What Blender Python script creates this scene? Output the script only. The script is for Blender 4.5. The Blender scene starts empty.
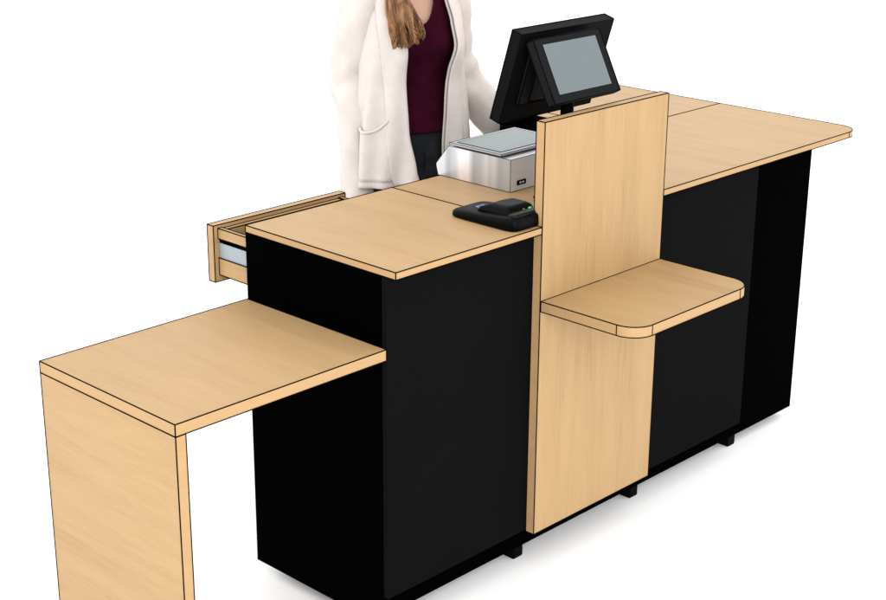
import bpy, bmesh, math, random
from mathutils import Vector, Matrix, noise
random.seed(7)
S = 0.82                     # survey units -> metres
FZ = 0.27                    # floor lies this far under the survey's zero level
scn = bpy.context.scene
COL = scn.collection
R_LINE = 0.0018             # radius of the thin dark edge line of the boards (survey units)

def V(x, y, z): return Vector((x*S, y*S, (z+FZ)*S))

# ------------------------------------------------------------------ materials
def new_mat(name):
    m = bpy.data.materials.new(name); m.use_nodes = True
    nt = m.node_tree; b = nt.nodes['Principled BSDF']
    return m, nt, b

def plain(name, col, rough=0.6, spec=0.3, metal=0.0, bump=None, emit=None, var=0.0, vscale=30):
    m, nt, b = new_mat(name)
    b.inputs['Base Color'].default_value = (*col, 1)
    b.inputs['Roughness'].default_value = rough
    b.inputs['Specular IOR Level'].default_value = spec
    b.inputs['Metallic'].default_value = metal
    tc = nt.nodes.new('ShaderNodeTexCoord')
    if var:
        n = nt.nodes.new('ShaderNodeTexNoise'); n.inputs['Scale'].default_value = vscale; n.inputs['Detail'].default_value = 5
        nt.links.new(tc.outputs['Object'], n.inputs['Vector'])
        r = nt.nodes.new('ShaderNodeValToRGB')
        r.color_ramp.elements[0].position = .3; r.color_ramp.elements[1].position = .7
        r.color_ramp.elements[0].color = (*[c*(1-var) for c in col], 1)
        r.color_ramp.elements[1].color = (*[min(1, c*(1+var)) for c in col], 1)
        nt.links.new(n.outputs['Fac'], r.inputs['Fac']); nt.links.new(r.outputs['Color'], b.inputs['Base Color'])
    if bump:
        n2 = nt.nodes.new('ShaderNodeTexNoise'); n2.inputs['Scale'].default_value = bump[0]; n2.inputs['Detail'].default_value = 4
        nt.links.new(tc.outputs['Object'], n2.inputs['Vector'])
        bp = nt.nodes.new('ShaderNodeBump'); bp.inputs['Strength'].default_value = bump[1]; bp.inputs['Distance'].default_value = bump[2]
        nt.links.new(n2.outputs['Fac'], bp.inputs['Height']); nt.links.new(bp.outputs['Normal'], b.inputs['Normal'])
    if emit:
        b.inputs['Emission Color'].default_value = (*emit[0], 1); b.inputs['Emission Strength'].default_value = emit[1]
    return m

def wood(name, axis, tone=(1, 1, 1), seed=0.0, contrast=1.0):
    """light beech laminate; grain runs along `axis` of the object"""
    m, nt, b = new_mat(name)
    L = nt.links.new
    tc = nt.nodes.new('ShaderNodeTexCoord')
    def mapped(across, along, off):
        mp = nt.nodes.new('ShaderNodeMapping')
        sc = [across]*3; sc['xyz'.index(axis)] = along
        mp.inputs['Scale'].default_value = sc
        mp.inputs['Location'].default_value = (seed+off, seed*1.7-off, seed*.6+off*2)
        L(tc.outputs['Object'], mp.inputs['Vector']); return mp
    def nz(mp, scale, detail, rough=.55, dist=0.0):
        n = nt.nodes.new('ShaderNodeTexNoise'); n.inputs['Scale'].default_value = scale
        n.inputs['Detail'].default_value = detail; n.inputs['Roughness'].default_value = rough
        n.inputs['Distortion'].default_value = dist
        L(mp.outputs['Vector'], n.inputs['Vector']); return n
    fine = nz(mapped(30, 1.6, .3), 5.0, 5, .6, .4)
    broad = nz(mapped(9, .7, 4.1), 2.2, 3, .5, .8)
    pores = nz(mapped(90, 7, 7.7), 6.0, 2, .5)
    mx = nt.nodes.new('ShaderNodeMix'); mx.data_type = 'FLOAT'; mx.inputs['Factor'].default_value = .5
    L(fine.outputs['Fac'], mx.inputs['A']); L(broad.outputs['Fac'], mx.inputs['B'])
    rp = nt.nodes.new('ShaderNodeValToRGB'); cr = rp.color_ramp
    base = (.360, .231, .107)
    k = contrast
    cols = [(.30, (1-.15*k, 1-.18*k, 1-.22*k)), (.44, (1-.04*k, 1-.05*k, 1-.06*k)), (.56, (1+.02*k, 1+.02*k, 1+.03*k)), (.72, (1+.07*k, 1+.08*k, 1+.12*k))]
    while len(cr.elements) < len(cols): cr.elements.new(.5)
    for e, (pos, f) in zip(cr.elements, cols):
        e.position = pos; e.color = (*[base[i]*f[i]*tone[i] for i in range(3)], 1)
    L(mx.outputs['Result'], rp.inputs['Fac'])
    pr = nt.nodes.new('ShaderNodeValToRGB'); pr.color_ramp.elements[0].position = .27; pr.color_ramp.elements[1].position = .38
    pr.color_ramp.elements[0].color = (.90, .87, .83, 1); pr.color_ramp.elements[1].color = (1, 1, 1, 1)
    L(pores.outputs['Fac'], pr.inputs['Fac'])
    mm = nt.nodes.new('ShaderNodeMix'); mm.data_type = 'RGBA'; mm.blend_type = 'MULTIPLY'; mm.inputs['Factor'].default_value = .8
    L(rp.outputs['Color'], mm.inputs['A']); L(pr.outputs['Color'], mm.inputs['B'])
    L(mm.outputs['Result'], b.inputs['Base Color'])
    b.inputs['Roughness'].default_value = .5; b.inputs['Specular IOR Level'].default_value = .22
    bp = nt.nodes.new('ShaderNodeBump'); bp.inputs['Strength'].default_value = .12; bp.inputs['Distance'].default_value = .0006
    L(fine.outputs['Fac'], bp.inputs['Height']); L(bp.outputs['Normal'], b.inputs['Normal'])
    return m

WOOD_X = wood('wood_x', 'x', seed=3.1)
WOOD_Y = wood('wood_y', 'y', seed=1.3)
WOOD_Y2 = wood('wood_y_second', 'y', seed=8.3)
WOOD_Z = wood('wood_z', 'z', seed=5.2, contrast=1.15)
EDGE = wood('wood_edge_band', 'x', tone=(1.05, 1.02, 1.02), seed=9.0, contrast=.5)
LINE = plain('edge_line', (.0025, .002, .0016), .9, .0)
BLACK = plain('black_laminate', (.0003, .0003, .0003), .8, .004)
CHAR = plain('charcoal_laminate', (.0036, .0037, .0039), .7, .008, var=.06, vscale=3)
CHAR_E = plain('charcoal_edge', (.0026, .0028, .0032), .6, .02)
PLASTIC = plain('black_plastic', (.0034, .0034, .0035), .55, .03, bump=(900, .08, .0003))
PLASTIC_L = plain('charcoal_plastic', (.0056, .0060, .0067), .5, .04, bump=(900, .08, .0003))
PLASTIC_B = plain('grey_plastic', (.0095, .0098, .0100), .5, .08, bump=(900, .08, .0003))
BLACKPL = plain('deep_black_plastic', (.0010, .0010, .0011), .6, .03)
TERM = plain('terminal_plastic', (.0008, .0008, .0009), .45, .06)
TERM_G = plain('terminal_grey', (.0042, .0046, .005), .4, .12)
SCREEN = plain('grey_screen', (.108, .126, .132), .35, .2)
LILAC = plain('lilac_screen', (.07, .08, .15), .3, .2, emit=((.25, .3, .6), .05))
GREEN = plain('green_lamp', (.02, .4, .05), .4, .3, emit=((.05, .75, .12), .25))
AMBER = plain('amber_lamp', (.10, .06, .01), .4, .3, emit=((.7, .4, .05), .03))
PLATE = plain('plate_inlay_steel', (.175, .205, .208), .42, .2)
ALU = plain('drawer_rail_metal', (.26, .30, .325), .4, .4, var=.04)

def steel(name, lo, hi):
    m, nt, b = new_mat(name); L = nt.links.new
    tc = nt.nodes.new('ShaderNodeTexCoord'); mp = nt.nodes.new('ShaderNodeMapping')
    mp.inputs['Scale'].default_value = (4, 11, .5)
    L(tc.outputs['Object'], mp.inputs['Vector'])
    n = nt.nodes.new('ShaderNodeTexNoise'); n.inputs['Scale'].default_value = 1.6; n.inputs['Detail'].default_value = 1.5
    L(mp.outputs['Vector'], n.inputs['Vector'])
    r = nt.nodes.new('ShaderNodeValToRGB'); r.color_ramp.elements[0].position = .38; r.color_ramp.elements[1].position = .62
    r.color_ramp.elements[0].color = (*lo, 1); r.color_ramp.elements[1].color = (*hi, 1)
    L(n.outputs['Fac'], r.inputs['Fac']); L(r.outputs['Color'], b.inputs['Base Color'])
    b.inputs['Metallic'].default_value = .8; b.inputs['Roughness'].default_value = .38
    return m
STEEL = steel('reflection_banded_steel', (.36, .38, .405), (.78, .745, .755))  # broad reflection bands painted into the metal's base colour
STEEL_F = plain('matt_steel', (.58, .585, .60), .45, .3, metal=.1)
STEEL_T = plain('plate_rim_steel', (.33, .335, .35), .4, .3, metal=.3)
SKIN = plain('skin', (.43, .26, .185), .5, .3, var=.04, vscale=12)
LIPS = plain('lips', (.28, .09, .08), .4, .3)
EYE_W = plain('eye', (.35, .35, .34), .2, .4)
IRIS = plain('iris', (.04, .025, .015), .2, .4)
TOPM = plain('burgundy_knit', (.0275, .0026, .0092), .9, .02, bump=(420, .4, .0012), var=.18, vscale=18)
JEANS = plain('dark_denim', (.0165, .0185, .0215), .9, .04, bump=(600, .3, .0008), var=.22, vscale=40)
CARD = plain('cream_knit', (.555, .503, .472), .9, .06, bump=(230, .6, .0018), var=.04, vscale=25)
SHOE = plain('shoe_leather', (.02, .015, .012), .5, .3)
def hair_mat():
    m, nt, b = new_mat('brown_hair'); L = nt.links.new
    tc = nt.nodes.new('ShaderNodeTexCoord'); mp = nt.nodes.new('ShaderNodeMapping'); mp.inputs['Scale'].default_value = (34, 34, 2.2)
    L(tc.outputs['Object'], mp.inputs['Vector'])
    n = nt.nodes.new('ShaderNodeTexNoise'); n.inputs['Scale'].default_value = 1.5; n.inputs['Detail'].default_value = 4
    L(mp.outputs['Vector'], n.inputs['Vector'])
    r = nt.nodes.new('ShaderNodeValToRGB'); r.color_ramp.elements[0].position = .32; r.color_ramp.elements[1].position = .68
    r.color_ramp.elements[0].color = (.060, .024, .008, 1); r.color_ramp.elements[1].color = (.33, .160, .060, 1)
    L(n.outputs['Fac'], r.inputs['Fac']); L(r.outputs['Color'], b.inputs['Base Color'])
    b.inputs['Roughness'].default_value = .45; b.inputs['Specular IOR Level'].default_value = .3
    return m
HAIR = hair_mat()
FLOOR = plain('white_floor', (.95, .95, .95), .85, .05)

# ------------------------------------------------------------------ helpers
def tag(o, label=None, cat=None, group=None, kind=None):
    if label: o['label'] = label
    if cat: o['category'] = cat
    if group: o['group'] = group
    if kind: o['kind'] = kind
    return o

def empty(name, loc, rz=0.0, label=None, cat=None):
    o = bpy.data.objects.new(name, None); COL.objects.link(o)
    o.empty_display_size = .1; o.location = loc; o.rotation_euler = (0, 0, rz)
    return tag(o, label, cat)

def obj(name, bm, mats, parent=None, smooth=False, world=True):
    """link bm (in world metres) as one mesh, parented without moving it"""
    me = bpy.data.meshes.new(name)
    if parent is not None and world:
        off = Vector((0, 0, 0)); q = parent
        chain = []
        while q is not None: chain.append(q); q = q.parent
        for q in chain: off += Vector(q.location)
        bmesh.ops.translate(bm, verts=bm.verts[:], vec=-off)
    if smooth:
        for f in bm.faces: f.smooth = True
    bm.to_mesh(me); bm.free()
    for m in (mats if isinstance(mats, (list, tuple)) else [mats]): me.materials.append(m)
    o = bpy.data.objects.new(name, me); COL.objects.link(o)
    if parent is not None: o.parent = parent
    return o

def tube(bm, pts, r, n=5, mat=0, caps=True):
    """tube along world points; r scalar or list"""
    pts = [Vector(p) for p in pts]
    rs = r if isinstance(r, (list, tuple)) else [r]*len(pts)
    rings = []; prev = None
    for i, p in enumerate(pts):
        a = pts[max(i-1, 0)]; b = pts[min(i+1, len(pts)-1)]
        t = (b-a).normalized() if (b-a).length > 1e-9 else Vector((0, 0, 1))
        if prev is None:
            ref = Vector((0, 0, 1)) if abs(t.z) < .9 else Vector((1, 0, 0))
            u = t.cross(ref).normalized()
        else:
            u = (prev - t*prev.dot(t)).normalized()
        prev = u; w = t.cross(u)
        rings.append([bm.verts.new(p + (u*math.cos(2*math.pi*k/n) + w*math.sin(2*math.pi*k/n))*rs[i]) for k in range(n)])
    for A, B in zip(rings, rings[1:]):
        for k in range(n):
            f = bm.faces.new((A[k], A[(k+1) % n], B[(k+1) % n], B[k])); f.material_index = mat; f.smooth = True
    if caps:
        for rg, rev in ((rings[0], False), (rings[-1], True)):
            f = bm.faces.new(rg[::-1] if not rev else rg); f.material_index = mat
    return rings

def prism(bm, outline, lo, hi, axis='z', side_mat=0, face_mat=0, lines=None, corner=None, line_mat=2, r=R_LINE):
    """extrude a 2-D outline (survey units) from lo to hi along axis. lines: draw dark edge lines."""
    def P(a, b, c):
        return V(a, b, c) if axis == 'z' else (V(c, a, b) if axis == 'x' else V(a, c, b))
    n = len(outline)
    A = [bm.verts.new(P(x, y, lo)) for x, y in outline]
    B = [bm.verts.new(P(x, y, hi)) for x, y in outline]
    fs = [bm.faces.new(A[::-1]), bm.faces.new(B)]
    for f in fs: f.material_index = face_mat
    for i in range(n):
        f = bm.faces.new((A[i], A[(i+1) % n], B[(i+1) % n], B[i])); f.material_index = side_mat; fs.append(f)
    bmesh.ops.recalc_face_normals(bm, faces=fs)
    if lines:
        rr = r*S
        for i in range(n):
            j = (i+1) % n
            for c in (lo, hi):
                tube(bm, [P(*outline[i], c), P(*outline[j], c)], rr, 6, line_mat)
        for i in (range(n) if corner is None else corner):
            tube(bm, [P(*outline[i], lo), P(*outline[i], hi)], rr, 6, line_mat)
    return fs

def rect(x0, x1, y0, y1): return [(x0, y0), (x1, y0), (x1, y1), (x0, y1)]

def box(bm, x0, x1, y0, y1, z0, z1, **k): return prism(bm, rect(x0, x1, y0, y1), z0, z1, 'z', **k)

def arc(cx, cy, r, a0, a1, n=10):
    return [(cx+r*math.cos(math.radians(a0+(a1-a0)*i/n)), cy+r*math.sin(math.radians(a0+(a1-a0)*i/n))) for i in range(n+1)]

def bevel_all(bm, w, seg=2):
    bmesh.ops.bevel(bm, geom=[e for e in bm.edges if len(e.link_faces) == 2 and e.calc_face_angle(0) > .5], offset=w, segments=seg, affect='EDGES', profile=.6)

def single(name, parent, mats, *args, bev=0, smooth=False, **k):
    bm = bmesh.new(); box(bm, *args, **k)
    if bev: bevel_all(bm, bev)
    return obj(name, bm, mats, parent, smooth)

# ------------------------------------------------------------------ the ground
bm = bmesh.new()
bmesh.ops.create_grid(bm, x_segments=4, y_segments=4, size=60)
fl = obj('floor', bm, FLOOR); fl['kind'] = 'structure'

# ------------------------------------------------------------------ checkout counter
H = .9; TW = .0215; D = .6465
XS, XD0, XD1, XR = .6165, .6175, 1.2294, 2.503
YP = .0335; ZB = -.133
counter = empty('checkout_counter', V(0, 0, -FZ), 0,
    'long black checkout counter with light wood worktops and a tall upright wooden panel', 'counter')
W3 = [WOOD_Y, EDGE, LINE]
def part_board(name, outline, lo, hi, mats, corner=None, axis='z', parent=counter, face=0, side=1, lines=True):
    bm = bmesh.new(); prism(bm, outline, lo, hi, axis, side_mat=side, face_mat=face, lines=lines, corner=corner)
    return obj(name, bm, mats, parent)

part_board('worktop', rect(0, XS-.0006, 0, D), H-TW, H, W3)
rc = .088
out = [(XS+.0006, YP+.001), (XD1+.0012, YP+.001), (XD1+.0012, 0)]
k0 = len(out)
fr = arc(XR-rc, rc, rc, -90, 0, 12)
out += fr + [(XR, D-.0006), (XS+.0006, D-.0006)]
part_board('worktop', out, H-TW, H, [WOOD_Y2, EDGE, LINE], corner=[2, k0, k0+12, len(out)-2, len(out)-1])
part_board('worktop', rect(1.774, 1.8525, D+.0006, 1.19), H-TW, H, [WOOD_Y, EDGE, LINE])
part_board('worktop', rect(1.8535, XR, D+.0006, 1.19), H-TW, H, [WOOD_Y2, EDGE, LINE])

# black carcass: a side panel at the near end, the body, the recessed plinth
BZ = -.228
single('end_panel', counter, BLACK, -.004, .018, .0535, .6432, BZ, H-TW-.001)
single('carcass', counter, BLACK, .0185, 1.853, .053, .642, -.14, H-TW-.001)
single('plinth', counter, BLACK, .0185, 1.8525, .0955, .60, BZ, -.1405)
single('return_cabinet', counter, BLACK, 1.7765, 2.3152, .643, 1.17, BZ, H-TW-.001)
single('side_panel', counter, BLACK, 1.752, 1.7735, .648, 1.19, BZ, H+.004)
single('leg_frame', counter, BLACK, 1.8535, 2.3152, .0952, .642, BZ, H-TW-.0012)
for (x, y) in ((.634, .097), (1.262, .097), (1.882, .097), (.10, .20), (.10, .52), (.95, .52), (1.60, .52), (1.86, 1.05), (2.2, 1.05), (2.2, .45)):
    bm = bmesh.new(); box(bm, x, x+.047, y, y+.05, -FZ+.0005, BZ+.001); bevel_all(bm, .006*S, 2)
    obj('foot', bm, BLACKPL, counter)
# charcoal front panels
def front_panel(x0, x1, z0):
    bm = bmesh.new()
    box(bm, x0, x1, YP, .0525, z0, H-TW-.002)
    for f in bm.faces:
        if abs(f.normal.x) > .9: f.material_index = 1
    bevel_all(bm, .0012*S, 1)
    obj('front_panel', bm, [CHAR, CHAR_E], counter)
front_panel(-.004, XD0-.001, -.128)
front_panel(XD1+.001, 1.853, -.138)

# tall upright panel and its shelf
bm = bmesh.new()
box(bm, XD0, XD1, 0, YP, ZB, 1.2214, side_mat=1, face_mat=1, lines=True)
for f in bm.faces:
    if f.material_index == 1 and abs(f.normal.y) > .9: f.material_index = 0
obj('divider_panel', bm, [WOOD_Z, EDGE, LINE], counter)
rs = .075; y0 = -.3676
a1 = arc(XD0+.003+rs, y0+rs, rs, 180, 270, 12); a2 = arc(XD1-rs, y0+rs, rs, 270, 360, 12)
out = [(XD0+.003, -.0006)] + a1 + a2 + [(XD1, -.0006)]
part_board('customer_shelf', out, .6629-.033, .6629, [WOOD_Y2, EDGE, LINE], corner=[0, 1, 13, 14, 26, 27])

# the pulled-out drawer on the clerk's side
dr = bmesh.new(); box(dr, .034, .522, .50, .805, .705, .715)
drawer = obj('drawer', dr, [WOOD_X], counter)
part_board('drawer_front', rect(.001, .5543, .8065, .8371), .6802, .8634, [EDGE, WOOD_X, LINE], parent=drawer)
for x0 in (.018, .523):
    bm = bmesh.new()
    box(bm, x0, x0+.015, .46, .806, .820, .853, side_mat=0, face_mat=1, lines=True)
    box(bm, x0, x0+.015, .46, .806, .702, .7575, side_mat=0, face_mat=1, lines=True)
    side = obj('drawer_side', bm, [WOOD_Y, EDGE, LINE], drawer)
    single('side_rail', drawer, ALU, x0+.003, x0+.0115, .46, .8055, .758, .806)
    single('rail_gap', drawer, BLACK, x0+.0045, x0+.0125, .46, .8055, .8062, .8196)
part_board('inner_front', rect(.034, .522, .786, .8055), .716, .850, [EDGE, WOOD_X, LINE], parent=drawer)
single('drawer_back', drawer, [WOOD_X], .034, .522, .46, .475, .705, .84)

# ------------------------------------------------------------------ lower side table
HT, TT, XT, TL = .6671, .0333, -.7342, .0317
table = empty('side_table', V(-.37, .33, -FZ), 0,
    'low wooden side table on one broad panel leg beside the black counter end', 'table')
part_board('tabletop', rect(XT, -.0055, YP, .6443), HT-TT, HT, W3, parent=table)
bm = bmesh.new()
box(bm, XT, XT+TL, YP, .6443, -FZ+.0006, HT-TT-.0006, side_mat=1, face_mat=1, lines=True)
for f in bm.faces:
    if f.material_index == 1 and abs(f.normal.x) > .9: f.material_index = 0
obj('panel_leg', bm, [WOOD_Y2, EDGE, LINE], table)

# ------------------------------------------------------------------ weighing scale
scale = empty('weighing_scale', V(1.0, .5, H), 0,
    'steel weighing scale with a flat grey plate, beside the upright panel', 'scale')
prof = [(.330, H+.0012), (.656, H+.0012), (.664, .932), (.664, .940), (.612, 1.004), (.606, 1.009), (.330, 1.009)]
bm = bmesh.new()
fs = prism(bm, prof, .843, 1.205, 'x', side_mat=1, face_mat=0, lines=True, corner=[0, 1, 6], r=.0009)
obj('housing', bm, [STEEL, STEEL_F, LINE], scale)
single('gasket', scale, BLACKPL, .853, 1.145, .378, .580, 1.0095, 1.0165)
bm = bmesh.new(); box(bm, .832, 1.158, .362, .592, 1.017, 1.0245, side_mat=0, face_mat=0, lines=True, line_mat=1, r=.0009)
pl = obj('weighing_plate', bm, [STEEL_T, LINE], scale)
bm = bmesh.new(); box(bm, .850, 1.140, .380, .574, 1.0248, 1.0260, lines=True, line_mat=1, r=.0006)
obj('plate_inlay', bm, [PLATE, LINE], pl)
sock = single('socket', scale, BLACKPL, .876, .918, .3275, .3296, .919, .935)
bm = bmesh.new()
for x in (.886, .900): box(bm, x, x+.008, .3268, .3274, .924, .930)
obj('contact', bm, STEEL_F, sock)

# ------------------------------------------------------------------ card terminal
term = empty('card_terminal', V(.58, .15, H), 0,
    'small black card payment terminal with a green indicator light, at the counter edge', 'card reader')
def sup(cx, cy, a, b, n, e=4.0):
    o = []
    for k in range(n):
        t = 2*math.pi*k/n; c, s = math.cos(t), math.sin(t)
        o.append((cx+a*math.copysign(abs(c)**(2/e), c), cy+b*math.copysign(abs(s)**(2/e), s)))
    return o
def rings(bm, rgs, mat=0, cap=True):
    R = [[bm.verts.new(p) for p in rg] for rg in rgs]
    n = len(R[0])
    for A, B in zip(R, R[1:]):
        for k in range(n):
            f = bm.faces.new((A[k], A[(k+1) % n], B[(k+1) % n], B[k])); f.material_index = mat
    if cap:
        for rg, rev in ((R[0], True), (R[-1], False)):
            f = bm.faces.new(rg[::-1] if rev else rg); f.material_index = mat
    return R
TX, TY = .5835, .150
def tilt(y): return .004 + .010*(1-(y-.015)/.27)        # body gets thicker towards the customer's end
bm = bmesh.new()
lev = []
for (sx, sy, z, up) in ((.96, .97, .0008, 0), (1, 1, .006, 0), (1, 1, .016, .5), (.985, .985, .022, 1), (.93, .95, .027, 1), (.80, .86, .029, 1)):
    lev.append([V(x, y, H+z*(1-.36*(y-.015)/.27)+up*tilt(y)) for x, y in sup(TX, TY, .079*sx, .135*sy, 56, 7)])
rings(bm, lev)
base = obj('base', bm, TERM, term, smooth=True)
base.data.polygons.foreach_set('use_smooth', [True]*len(base.data.polygons))
bm = bmesh.new()   # pale grooved front lip
lev = [[V(x, y, H+z+tilt(.03)) for x, y in sup(TX+.004, .046, .060*s, .019*s, 28, 5)] for s, z in ((1, .020), (1, .0305), (.9, .033))]
rings(bm, lev); obj('front_lip', bm, TERM_G, term, smooth=True)
bm = bmesh.new()   # raised printer cover: steep towards the customer, sloping to the clerk
lev = []
for (z, ya, yb, xa, xb) in ((.022, .062, .202, .535, .658), (.042, .066, .192, .540, .657), (.053, .074, .162, .548, .654), (.058, .090, .146, .560, .646)):
    lev.append([V(x, y, H+z) for x, y in sup((xa+xb)/2, (ya+yb)/2, (xb-xa)/2, (yb-ya)/2, 48, 14)])
rings(bm, lev); obj('printer_cover', bm, TERM, term, smooth=True)
bm = bmesh.new()
b0 = [V(.560, .205, H+.0288), V(.606, .205, H+.0288), V(.612, .236, H+.0264), V(.572, .236, H+.0264)]
nv = Vector((0, .006, .047)).normalized()*.0012
rings(bm, [b0, [p+nv for p in b0]]); obj('screen', bm, LILAC, term)
for (x, y, m, w) in ((.628, .060, GREEN, .0065), (.600, .060, AMBER, .004)):
    bm = bmesh.new(); z = H+.0335+tilt(.05)
    lev = [[V(a, b, z+dz) for a, b in sup(x, y, w*s, .0035*s, 14, 2.5)] for s, dz in ((1, 0), (1, .003), (.6, .004))]
    rings(bm, lev); obj('indicator_light', bm, m, term)

# ------------------------------------------------------------------ till monitor with two displays
till = empty('till_monitor', V(.91, .158, H), 0,
    'black till monitor on a pole with a small grey customer display leaning on its back', 'monitor')
bm = bmesh.new()
tube(bm, [V(.91, .158, H+.012), V(.91, .158, 1.30)], .021*S, 20)
obj('pole', bm, BLACKPL, till)
bm = bmesh.new(); box(bm, .84, .98, .10, .23, H+.001, H+.012); bevel_all(bm, .004); obj('base_plate', bm, BLACKPL, till)
mt, mb = Vector((.2, 1.462)), Vector((.285, 1.178))
nn = Vector((-.958, -.287))*.040
prof = [tuple(mt), tuple(mb), tuple(mb+nn), tuple(mt+nn)]
bm = bmesh.new(); prism(bm, prof, .690, 1.135, 'x', lines=True, line_mat=1, r=.002)
main = obj('main_display', bm, [PLASTIC, BLACKPL], till)
dvec = (mb-mt)
def on_back(t, off): return mt+nn+dvec*t + Vector((-.958, -.287))*off
bm = bmesh.new()
prism(bm, [tuple(on_back(.16, .001)), tuple(on_back(.16, .012)), tuple(on_back(.80, .012)), tuple(on_back(.80, .001))], .745, 1.075, 'x', lines=True, line_mat=1, r=.002)
obj('back_cover', bm, [PLASTIC_B, BLACKPL], main)
bm = bmesh.new()
f0 = mt - Vector((-.958, -.287))*.0006
sc = [tuple(f0+dvec*.07), tuple(f0+dvec*.93), tuple(f0+dvec*.93-Vector((-.958, -.287))*.001), tuple(f0+dvec*.07-Vector((-.958, -.287))*.001)]
prism(bm, sc, .712, 1.113, 'x'); obj('screen', bm, SCREEN, main)
ct, cb = Vector((.130, 1.438)), Vector((.0365, 1.256))
cn = Vector((.888, -.459))
prof = [tuple(ct), tuple(cb), tuple(cb+cn*.030), tuple(ct+cn*.030)]
bm = bmesh.new(); fs = prism(bm, prof, .704, 1.020, 'x', lines=True, line_mat=1, r=.002)
cust = obj('customer_display', bm, [PLASTIC_L, BLACKPL], till)
cd = cb-ct; e0 = ct-cn*.0004
sc = [tuple(e0+cd*.10), tuple(e0+cd*.875), tuple(e0+cd*.875-cn*.0012), tuple(e0+cd*.10-cn*.0012)]
bm = bmesh.new(); prism(bm, sc, .704+.034, 1.020-.032, 'x'); obj('screen', bm, SCREEN, cust)
bm = bmesh.new()   # wedge bracket joining the two backs over the pole
prism(bm, [tuple(on_back(.35, .013)), tuple(on_back(.78, .013)), tuple(cb+cn*.031-cd*.12), tuple(ct+cn*.031+cd*.42)], .79, .99, 'x', lines=True, line_mat=1, r=.002)
obj('bracket', bm, [PLASTIC_B, BLACKPL], till)

# ------------------------------------------------------------------ the clerk
PX, PY = 1.47*S, 1.42*S
clerk = empty('person', (PX, PY, 0), math.radians(-22),
    'person in a long cream cardigan, burgundy top and dark jeans standing behind the counter', 'person')
def interp(tab, z):
    if z <= tab[0][0]: return tab[0][1:]
    for a, b in zip(tab, tab[1:]):
        if z <= b[0]:
            t = (z-a[0])/(b[0]-a[0]); t = t*t*(3-2*t)*.5+t*.5
            return tuple(p+(q-p)*t for p, q in zip(a[1:], b[1:]))
    return tab[-1][1:]
TORSO = [(.80, .165, .118), (.90, .168, .118), (.97, .160, .110), (1.06, .130, .092), (1.12, .130, .092), (1.19, .146, .108), (1.26, .150, .110), (1.33, .150, .092), (1.38, .135, .075), (1.42, .085, .062), (1.46, .052, .055)]
def torso_pt(phi, z, grow=0.0):
    a, b = interp(TORSO, z)
    x = (a+grow)*math.sin(phi); y = -(b+grow)*math.cos(phi)
    if math.cos(phi) > 0:
        y -= .030*math.exp(-((abs(x)-.070)/.05)**2 - ((z-1.195)/.055)**2)
    return Vector((x, y, z))
def local(name, bm, mats, parent, smooth=True):
    return obj(name, bm, mats, parent, smooth, world=False)

# body: torso loft, limbs and head fused into one skin by a voxel remesh
bm = bmesh.new()
zs = [.80+.02*i for i in range(34)]
rings(bm, [[torso_pt(2*math.pi*k/32, z, -.010) for k in range(32)] for z in zs])
def ball(bm, c, r, sq=(1, 1, 1)):
    d = bmesh.ops.create_icosphere(bm, subdivisions=3, radius=r)
    for v in d['verts']: v.co = Vector((v.co.x*sq[0], v.co.y*sq[1], v.co.z*sq[2]))+Vector(c)
SHR, ELR, WRR = Vector((-.145, .005, 1.355)), Vector((-.178, .050, 1.08)), Vector((-.180, .000, .800))
SHL, ELL, WRL = Vector((.130, .005, 1.355)), Vector((.186, .050, 1.095)), Vector((.350, .030, .850))
def smooth_path(pts, rs, n=6):
    o, q = [], []
    m = len(pts)
    for i in range(m-1):
        p0 = pts[max(i-1, 0)]; p1 = pts[i]; p2 = pts[i+1]; p3 = pts[min(i+2, m-1)]
        for k in range(n):
            t = k/n
            o.append(.5*((2*p1)+(p2-p0)*t+(2*p0-5*p1+4*p2-p3)*t*t+(3*p1-p0-3*p2+p3)*t**3)); q.append(rs[i]+(rs[i+1]-rs[i])*t)
    o.append(pts[-1].copy()); q.append(rs[-1]); return o, q
def limb(pts, rs, n=14):
    p, r = smooth_path([Vector(a) for a in pts], rs); tube(bm, p, r, n)
for sh, el, wr, sgn in ((SHR, ELR, WRR, -1), (SHL, ELL, WRL, 1)):
    limb([sh+Vector((-sgn*.05, 0, .0)), sh, (sh+el)/2, el, el+(wr-el)*.3, wr], [.042, .046, .040, .035, .036, .025])
    ball(bm, sh, .052)
    d = (wr-el).normalized()
    pal = wr+d*.055
    across = Vector((0, -1, 0)); across = (across-d*across.dot(d)).normalized()
    nrm = d.cross(across)*sgn
    tube(bm, [wr-d*.01, wr+d*.02, pal, wr+d*.085], [.024, .027, .031, .027], 12)
    for k, (ln, rr) in enumerate(((.070, .0085), (.078, .009), (.073, .0085), (.058, .0075))):
        b0 = wr+d*.075+across*(.030-.020*k)
        b1 = b0+d*ln*.45-nrm*.004; b2 = b1+d*ln*.33-nrm*.012; b3 = b2+d*ln*.2-nrm*.016
        tube(bm, [b0-d*.02, b0, b1, b2, b3], [rr, rr*1.05, rr, rr*.92, rr*.7], 10)
    t0 = wr+d*.03+across*.012
    tube(bm, [t0, t0+d*.03+across*.020, t0+d*.055+across*.026-nrm*.008, t0+d*.075+across*.024-nrm*.014], [.013, .011, .0095, .007], 10)
for sgn in (-1, 1):
    limb([(sgn*.085, 0, .88), (sgn*.092, -.005, .70), (sgn*.09, -.005, .48), (sgn*.09, .012, .33), (sgn*.088, .02, .09)], [.088, .076, .054, .052, .034])
    tube(bm, [Vector((sgn*.088, .045, .045)), Vector((sgn*.09, -.02, .045)), Vector((sgn*.096, -.11, .028)), Vector((sgn*.098, -.16, .022))], [.034, .038, .034, .018], 12)
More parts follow.
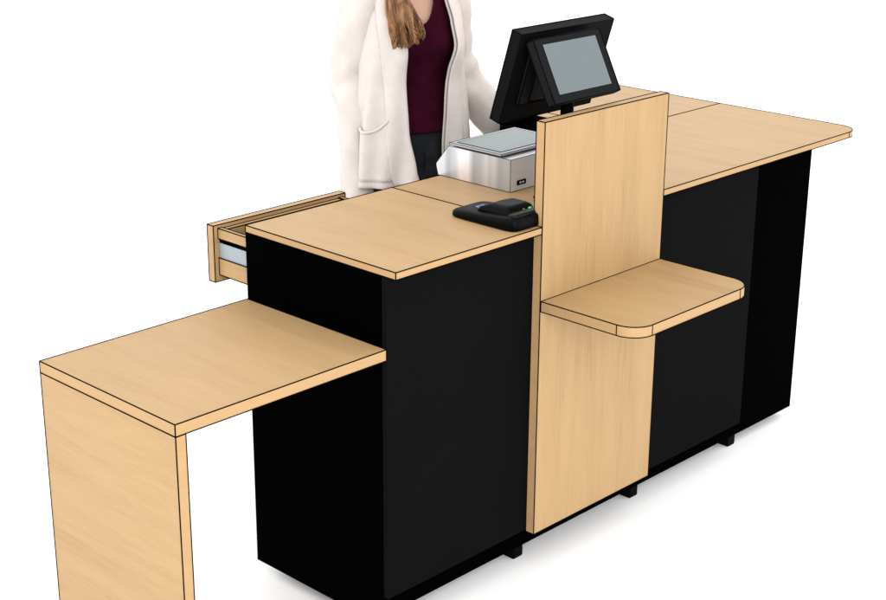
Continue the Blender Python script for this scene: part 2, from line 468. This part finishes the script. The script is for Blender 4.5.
tube(bm, [Vector((0, .012, 1.38)), Vector((0, .006, 1.45)), Vector((0, .0, 1.53))], [.060, .050, .050], 16)
ball(bm, (0, .012, 1.615), .094, (.80, 1.0, 1.02)); ball(bm, (0, -.022, 1.572), .066, (.82, .92, 1.12)); ball(bm, (0, -.052, 1.522), .026)
tube(bm, [Vector((0, -.082, 1.615)), Vector((0, -.098, 1.590)), Vector((0, -.102, 1.575)), Vector((0, -.086, 1.566))], [.008, .011, .0145, .010], 10)
for sgn in (-1, 1): ball(bm, (sgn*.077, .02, 1.592), .028, (.35, .7, 1.1))
body = local('body', bm, SKIN, clerk)
md = body.modifiers.new('fuse', 'REMESH'); md.mode = 'VOXEL'; md.voxel_size = .006; md.use_smooth_shade = True
sm = body.modifiers.new('smooth', 'SMOOTH'); sm.iterations = 3; sm.factor = .5
dg = bpy.context.evaluated_depsgraph_get()
me = bpy.data.meshes.new_from_object(body.evaluated_get(dg)); body.modifiers.clear()
body.data = me
for pgn in me.polygons: pgn.use_smooth = True
for sgn in (-1, 1):
    bm = bmesh.new(); ball(bm, (sgn*.031, -.0785, 1.6085), .0125, (1.15, .6, .7)); eye = local('eye', bm, EYE_W, body)
    bm = bmesh.new(); ball(bm, (sgn*.031, -.0845, 1.6085), .0052, (1, .5, 1)); local('iris', bm, IRIS, eye)
    bm = bmesh.new(); tube(bm, [Vector((sgn*.016, -.091, 1.629)), Vector((sgn*.033, -.090, 1.635)), Vector((sgn*.050, -.078, 1.630))], [.0035, .004, .002], 8); local('eyebrow', bm, HAIR, body)
bm = bmesh.new(); tube(bm, [Vector((-.024, -.080, 1.545)), Vector((-.010, -.087, 1.549)), Vector((.010, -.087, 1.549)), Vector((.024, -.080, 1.545))], [.003, .0065, .0065, .003], 8); local('mouth', bm, LIPS, body)

# burgundy top with a scooped neckline
bm = bmesh.new()
N = 96; 
def top_edge(phi):
    if math.cos(phi) < .15: return 1.425
    x = interp(TORSO, 1.30)[0]*math.sin(phi)
    return min(1.425, 1.262+(abs(x+.016)/.066)**3*.10)
ZT = [i/56 for i in range(57)]
grid = []
for zt in ZT:
    row = []
    for k in range(N):
        phi = 2*math.pi*k/N; z = .915+(top_edge(phi)-.915)*zt
        p = torso_pt(phi, z, .004)
        n_ = noise.noise(Vector((p.x*9, p.y*9, z*16)))*.004 + .003*math.sin(z*95+3*math.sin(phi*2))*max(0, 1-abs(z-1.02)/.12)
        p += Vector((math.sin(phi), -math.cos(phi), 0))*n_
        row.append(bm.verts.new(p))
    grid.append(row)
for i in range(len(ZT)-1):
    for k in range(N):
        q = [grid[i][k], grid[i][(k+1) % N], grid[i+1][(k+1) % N], grid[i+1][k]]
        bm.faces.new(q)
bmesh.ops.delete(bm, geom=[v for v in bm.verts if not v.link_faces], context='VERTS')
top = local('top', bm, TOPM, clerk); m_ = top.modifiers.new('thick', 'SOLIDIFY'); m_.thickness = .003; m_.offset = 1

# jeans
bm = bmesh.new()
zj = [.76+.015*i for i in range(13)]
rings(bm, [[torso_pt(2*math.pi*k/40, z, -.001) for k in range(40)] for z in zj])
for sgn in (-1, 1):
    limb([(sgn*.083, .0, .86), (sgn*.092, -.004, .70), (sgn*.09, -.004, .48), (sgn*.09, .012, .30), (sgn*.089, .02, .075)], [.092, .086, .064, .059, .050], 20)
tube(bm, [torso_pt(2*math.pi*k/40, .934, .001) for k in range(41)], .004, 6)
tube(bm, [Vector((0, -.1155, .930)), Vector((.002, -.1195, .85)), Vector((.0, -.120, .79))], .0025, 6)
local('jeans', bm, JEANS, clerk)
for sgn in (-1, 1):
    bm = bmesh.new()
    tube(bm, [Vector((sgn*.088, .075, .04)), Vector((sgn*.089, .04, .046)), Vector((sgn*.091, -.03, .046)), Vector((sgn*.096, -.11, .036)), Vector((sgn*.098, -.165, .028)), Vector((sgn*.098, -.185, .024))], [.022, .040, .045, .042, .028, .012], 16)
    for v in bm.verts: v.co.z = max(v.co.z, .002)
    local('shoe', bm, SHOE, clerk)

# cardigan: open-fronted shell with soft folds, sleeves, shawl collar and a patch pocket
CARDT = [(.58, .225, .165), (.70, .218, .160), (.85, .205, .152), (.97, .196, .146), (1.08, .182, .138), (1.18, .178, .140), (1.27, .176, .136), (1.34, .168, .118), (1.385, .140, .098), (1.42, .090, .078), (1.445, .068, .066)]
LAP_R = [(.58, .03), (.72, -.018), (.80, -.042), (.92, -.062), (1.05, -.066), (1.15, -.070), (1.25, -.072), (1.34, -.070), (1.40, -.062), (1.445, -.055)]
LAP_L = [(.58, .085), (.72, .078), (.88, .066), (1.00, .070), (1.12, .080), (1.20, .094), (1.28, .088), (1.34, .076), (1.40, .062), (1.445, .055)]
def card_pt(s, z, off=0.0):
    a, b = interp(CARDT, z)
    xr = interp(LAP_R, z)[0]; xl = interp(LAP_L, z)[0]
    p0 = math.asin(max(-.98, min(.98, xr/a))); p1 = math.asin(max(-.98, min(.98, xl/a)))-2*math.pi
    phi = p0+(p1-p0)*s
    low = max(0, min(1, (1.30-z)/.55))
    fold = (.012*math.sin(phi*7+1.1+z*1.5)+.009*math.sin(phi*15+2-z*4+2*noise.noise(Vector((phi, z*4, 3.3)))))*low + .008*noise.noise(Vector((phi*2.2, z*3.2, 1.7)))*min(1, low*2+.3)
    edge = min(s, 1-s)
    fl = .012*math.exp(-(edge/.02)**2)*low
    g = fold+off-fl*.3
    x = (a+g)*math.sin(phi); y = -(b+g)*math.cos(phi)
    if math.cos(phi) > 0:
        y -= .028*math.exp(-((abs(x)-.085)/.06)**2-((z-1.19)/.07)**2)
    return Vector((x, y, z))
def sheet(f, ss, zz, bm):
    G = [[bm.verts.new(f(s, z)) for s in ss] for z in zz]
    for i in range(len(zz)-1):
        for k in range(len(ss)-1):
            bm.faces.new((G[i][k], G[i][k+1], G[i+1][k+1], G[i+1][k]))
    return G
bm = bmesh.new()
sheet(card_pt, [i/150 for i in range(151)], [.745+.0100*i for i in range(71)], bm)
def sleeve(pts, rs, seed):
    p, r = smooth_path([Vector(q) for q in pts], rs, 10)
    R = tube(bm, p, r, 28, caps=False)
    for i, rg in enumerate(R):
        c = p[i]; u = i/len(R)
        for k, v in enumerate(rg):
            d = (v.co-c); a = 2*math.pi*k/28
            w = .009*noise.noise(Vector((math.cos(a)*1.6+seed, math.sin(a)*1.6, u*9)))+.0045*math.sin(u*44+2.6*math.cos(a+seed)+2*noise.noise(Vector((a, u*6, seed))))*math.exp(-((u-.55)/.25)**2)
            v.co = c+d*(1+w/max(d.length, .01))
sleeve([SHR+Vector((.05, 0, .025)), SHR+Vector((.005, 0, 0)), (SHR+ELR)/2+Vector((-.006, .005, 0)), ELR+Vector((-.004, .008, 0)), (ELR+WRR)/2, WRR+Vector((.002, 0, -.02)), WRR+Vector((.004, 0, -.12))], [.068, .074, .066, .060, .058, .058, .064], 1.0)
sleeve([SHL+Vector((-.05, 0, .025)), SHL+Vector((-.005, 0, 0)), (SHL+ELL)/2, ELL, (ELL+WRL)/2, WRL, WRL+(WRL-ELL).normalized()*.02], [.066, .070, .062, .058, .056, .050, .048], 4.0)
card = local('cardigan', bm, CARD, clerk)
m_ = card.modifiers.new('thick', 'SOLIDIFY'); m_.thickness = .005; m_.offset = 1
bm = bmesh.new()
for side in (0, 1):
    sheet(lambda t, z: card_pt((t*.072*(1+.45*max(0, z-1.0)/.3)) if side == 0 else 1-t*.052, z, .004+.008*math.sin(math.pi*min(1, t*.7+.2))), [i/10 for i in range(11)], [.752+.0100*i for i in range(70)], bm)
col = local('collar', bm, CARD, card); m_ = col.modifiers.new('thick', 'SOLIDIFY'); m_.thickness = .005; m_.offset = 1
bm = bmesh.new()
def pocket_pt(t, w):
    s = .062+.105*t; z = .768+.180*w-.030*(t-.55)*w-.022*math.sin(math.pi*t)*w
    return card_pt(s, z, .004+.004*w)
sheet(pocket_pt, [i/14 for i in range(15)], [i/14 for i in range(15)], bm)
ring_ = [pocket_pt(i/14, 1.0) for i in range(15)]; tube(bm, ring_, .0026, 8)
pk = local('pocket', bm, CARD, card); m_ = pk.modifiers.new('thick', 'SOLIDIFY'); m_.thickness = .0025; m_.offset = 1

# hair: a cap and a few hundred locks, most of them falling forward over the right shoulder
bm = bmesh.new()
d = bmesh.ops.create_icosphere(bm, subdivisions=4, radius=.104)
for v in d['verts']:
    v.co = Vector((v.co.x*.86, v.co.y*1.03+.018, v.co.z*1.04+1.622))
cut = [v for v in bm.verts if v.co.y < -.045+.5*max(0, v.co.z-1.66) and v.co.z < 1.678 or v.co.z < 1.56]
bmesh.ops.delete(bm, geom=cut, context='VERTS')
locks = []
for i in range(22):
    ex = -.116+.092*(i/21)**1.1
    locks.append((ex+random.uniform(-.004, .004), 1.197+.022*random.random()+.45*max(0, ex+.068), random.random()))
for i in range(760):
    fwd = i < 600
    t = random.random()
    if fwd:
        # over her right shoulder, down to the chest
        lx, lz, dep = locks[i % 22]; ex = lx+random.gauss(0, .0032); ez = lz+abs(random.gauss(0, .016))
        dep = min(1.2, max(0, dep+random.gauss(0, .15)))
        st = Vector((-.055-.03*random.random(), -.02+.06*random.random(), 1.655-.05*random.random()))
        mid = Vector((-.088-.012*random.random(), -.03-.02*dep, 1.50)); low = Vector((-.120+(ex+.116)*.62+random.gauss(0, .005), -.118-.028*dep, 1.32))
        end = Vector((ex, -.152-.026*dep, ez))
    else:
        a = math.radians(random.uniform(-100, 100)); st = Vector((.085*math.sin(a), .03+.085*math.cos(a), 1.66-.05*t))
        mid = Vector((.092*math.sin(a), .045+.075*math.cos(a), 1.52)); low = Vector((.10*math.sin(a), .075+.06*math.cos(a), 1.38))
        end = Vector((.12*math.sin(a)+random.uniform(-.01, .01), .10+.05*math.cos(a), 1.22+.06*random.random()))
    p, r = smooth_path([st, mid, low, end], [.006, .006, .0048 if fwd else .008, .0011], 8)
    ph = (i % 22)*.9+random.random()*.7 if fwd else random.random()*6
    for k, q in enumerate(p):
        q += Vector((math.sin(k*.42+ph), math.cos(k*.36+ph), 0))*(.0025+.0005*k)
    tube(bm, p, r, 5)
local('hair', bm, HAIR, clerk)

# ------------------------------------------------------------------ light, world, camera
w = bpy.data.worlds.new('World'); scn.world = w; w.use_nodes = True
bg = w.node_tree.nodes['Background']; bg.inputs['Color'].default_value = (1, 1, 1, 1); bg.inputs['Strength'].default_value = .92
def area(name, loc, target, size, power):
    l = bpy.data.lights.new(name, 'AREA'); l.shape = 'DISK'; l.size = size; l.energy = power
    o = bpy.data.objects.new(name, l); COL.objects.link(o); o.location = loc
    o.rotation_euler = (Vector(target)-Vector(loc)).to_track_quat('-Z', 'Y').to_euler()
area('added_front_fill', (-2.6, -5.0, 2.6), (1.0, 0, .4), 3.4, 105)  # added fill lamp from the camera side, evens out the upright faces
area('added_side_fill', (-5.0, 1.4, 4.4), (-.2, .4, .6), 2.6, 30)  # added fill lamp, brightens the side table next to the black end

cam = bpy.data.cameras.new('camera'); co = bpy.data.objects.new('camera', cam); COL.objects.link(co)
co.location = V(-2.8062, -2.8712, 2.2247); co.rotation_euler = (1.2346, -.0063, -.8041)
cam.sensor_width = 36; cam.lens = 1543.5868/886*36; cam.clip_end = 300; cam.clip_start = .05
scn.camera = co
scn.view_settings.view_transform = 'Standard'; scn.view_settings.look = 'None'
scn.view_settings.exposure = 1.0; scn.view_settings.gamma = 1.0
scn.cycles.max_bounces = 8
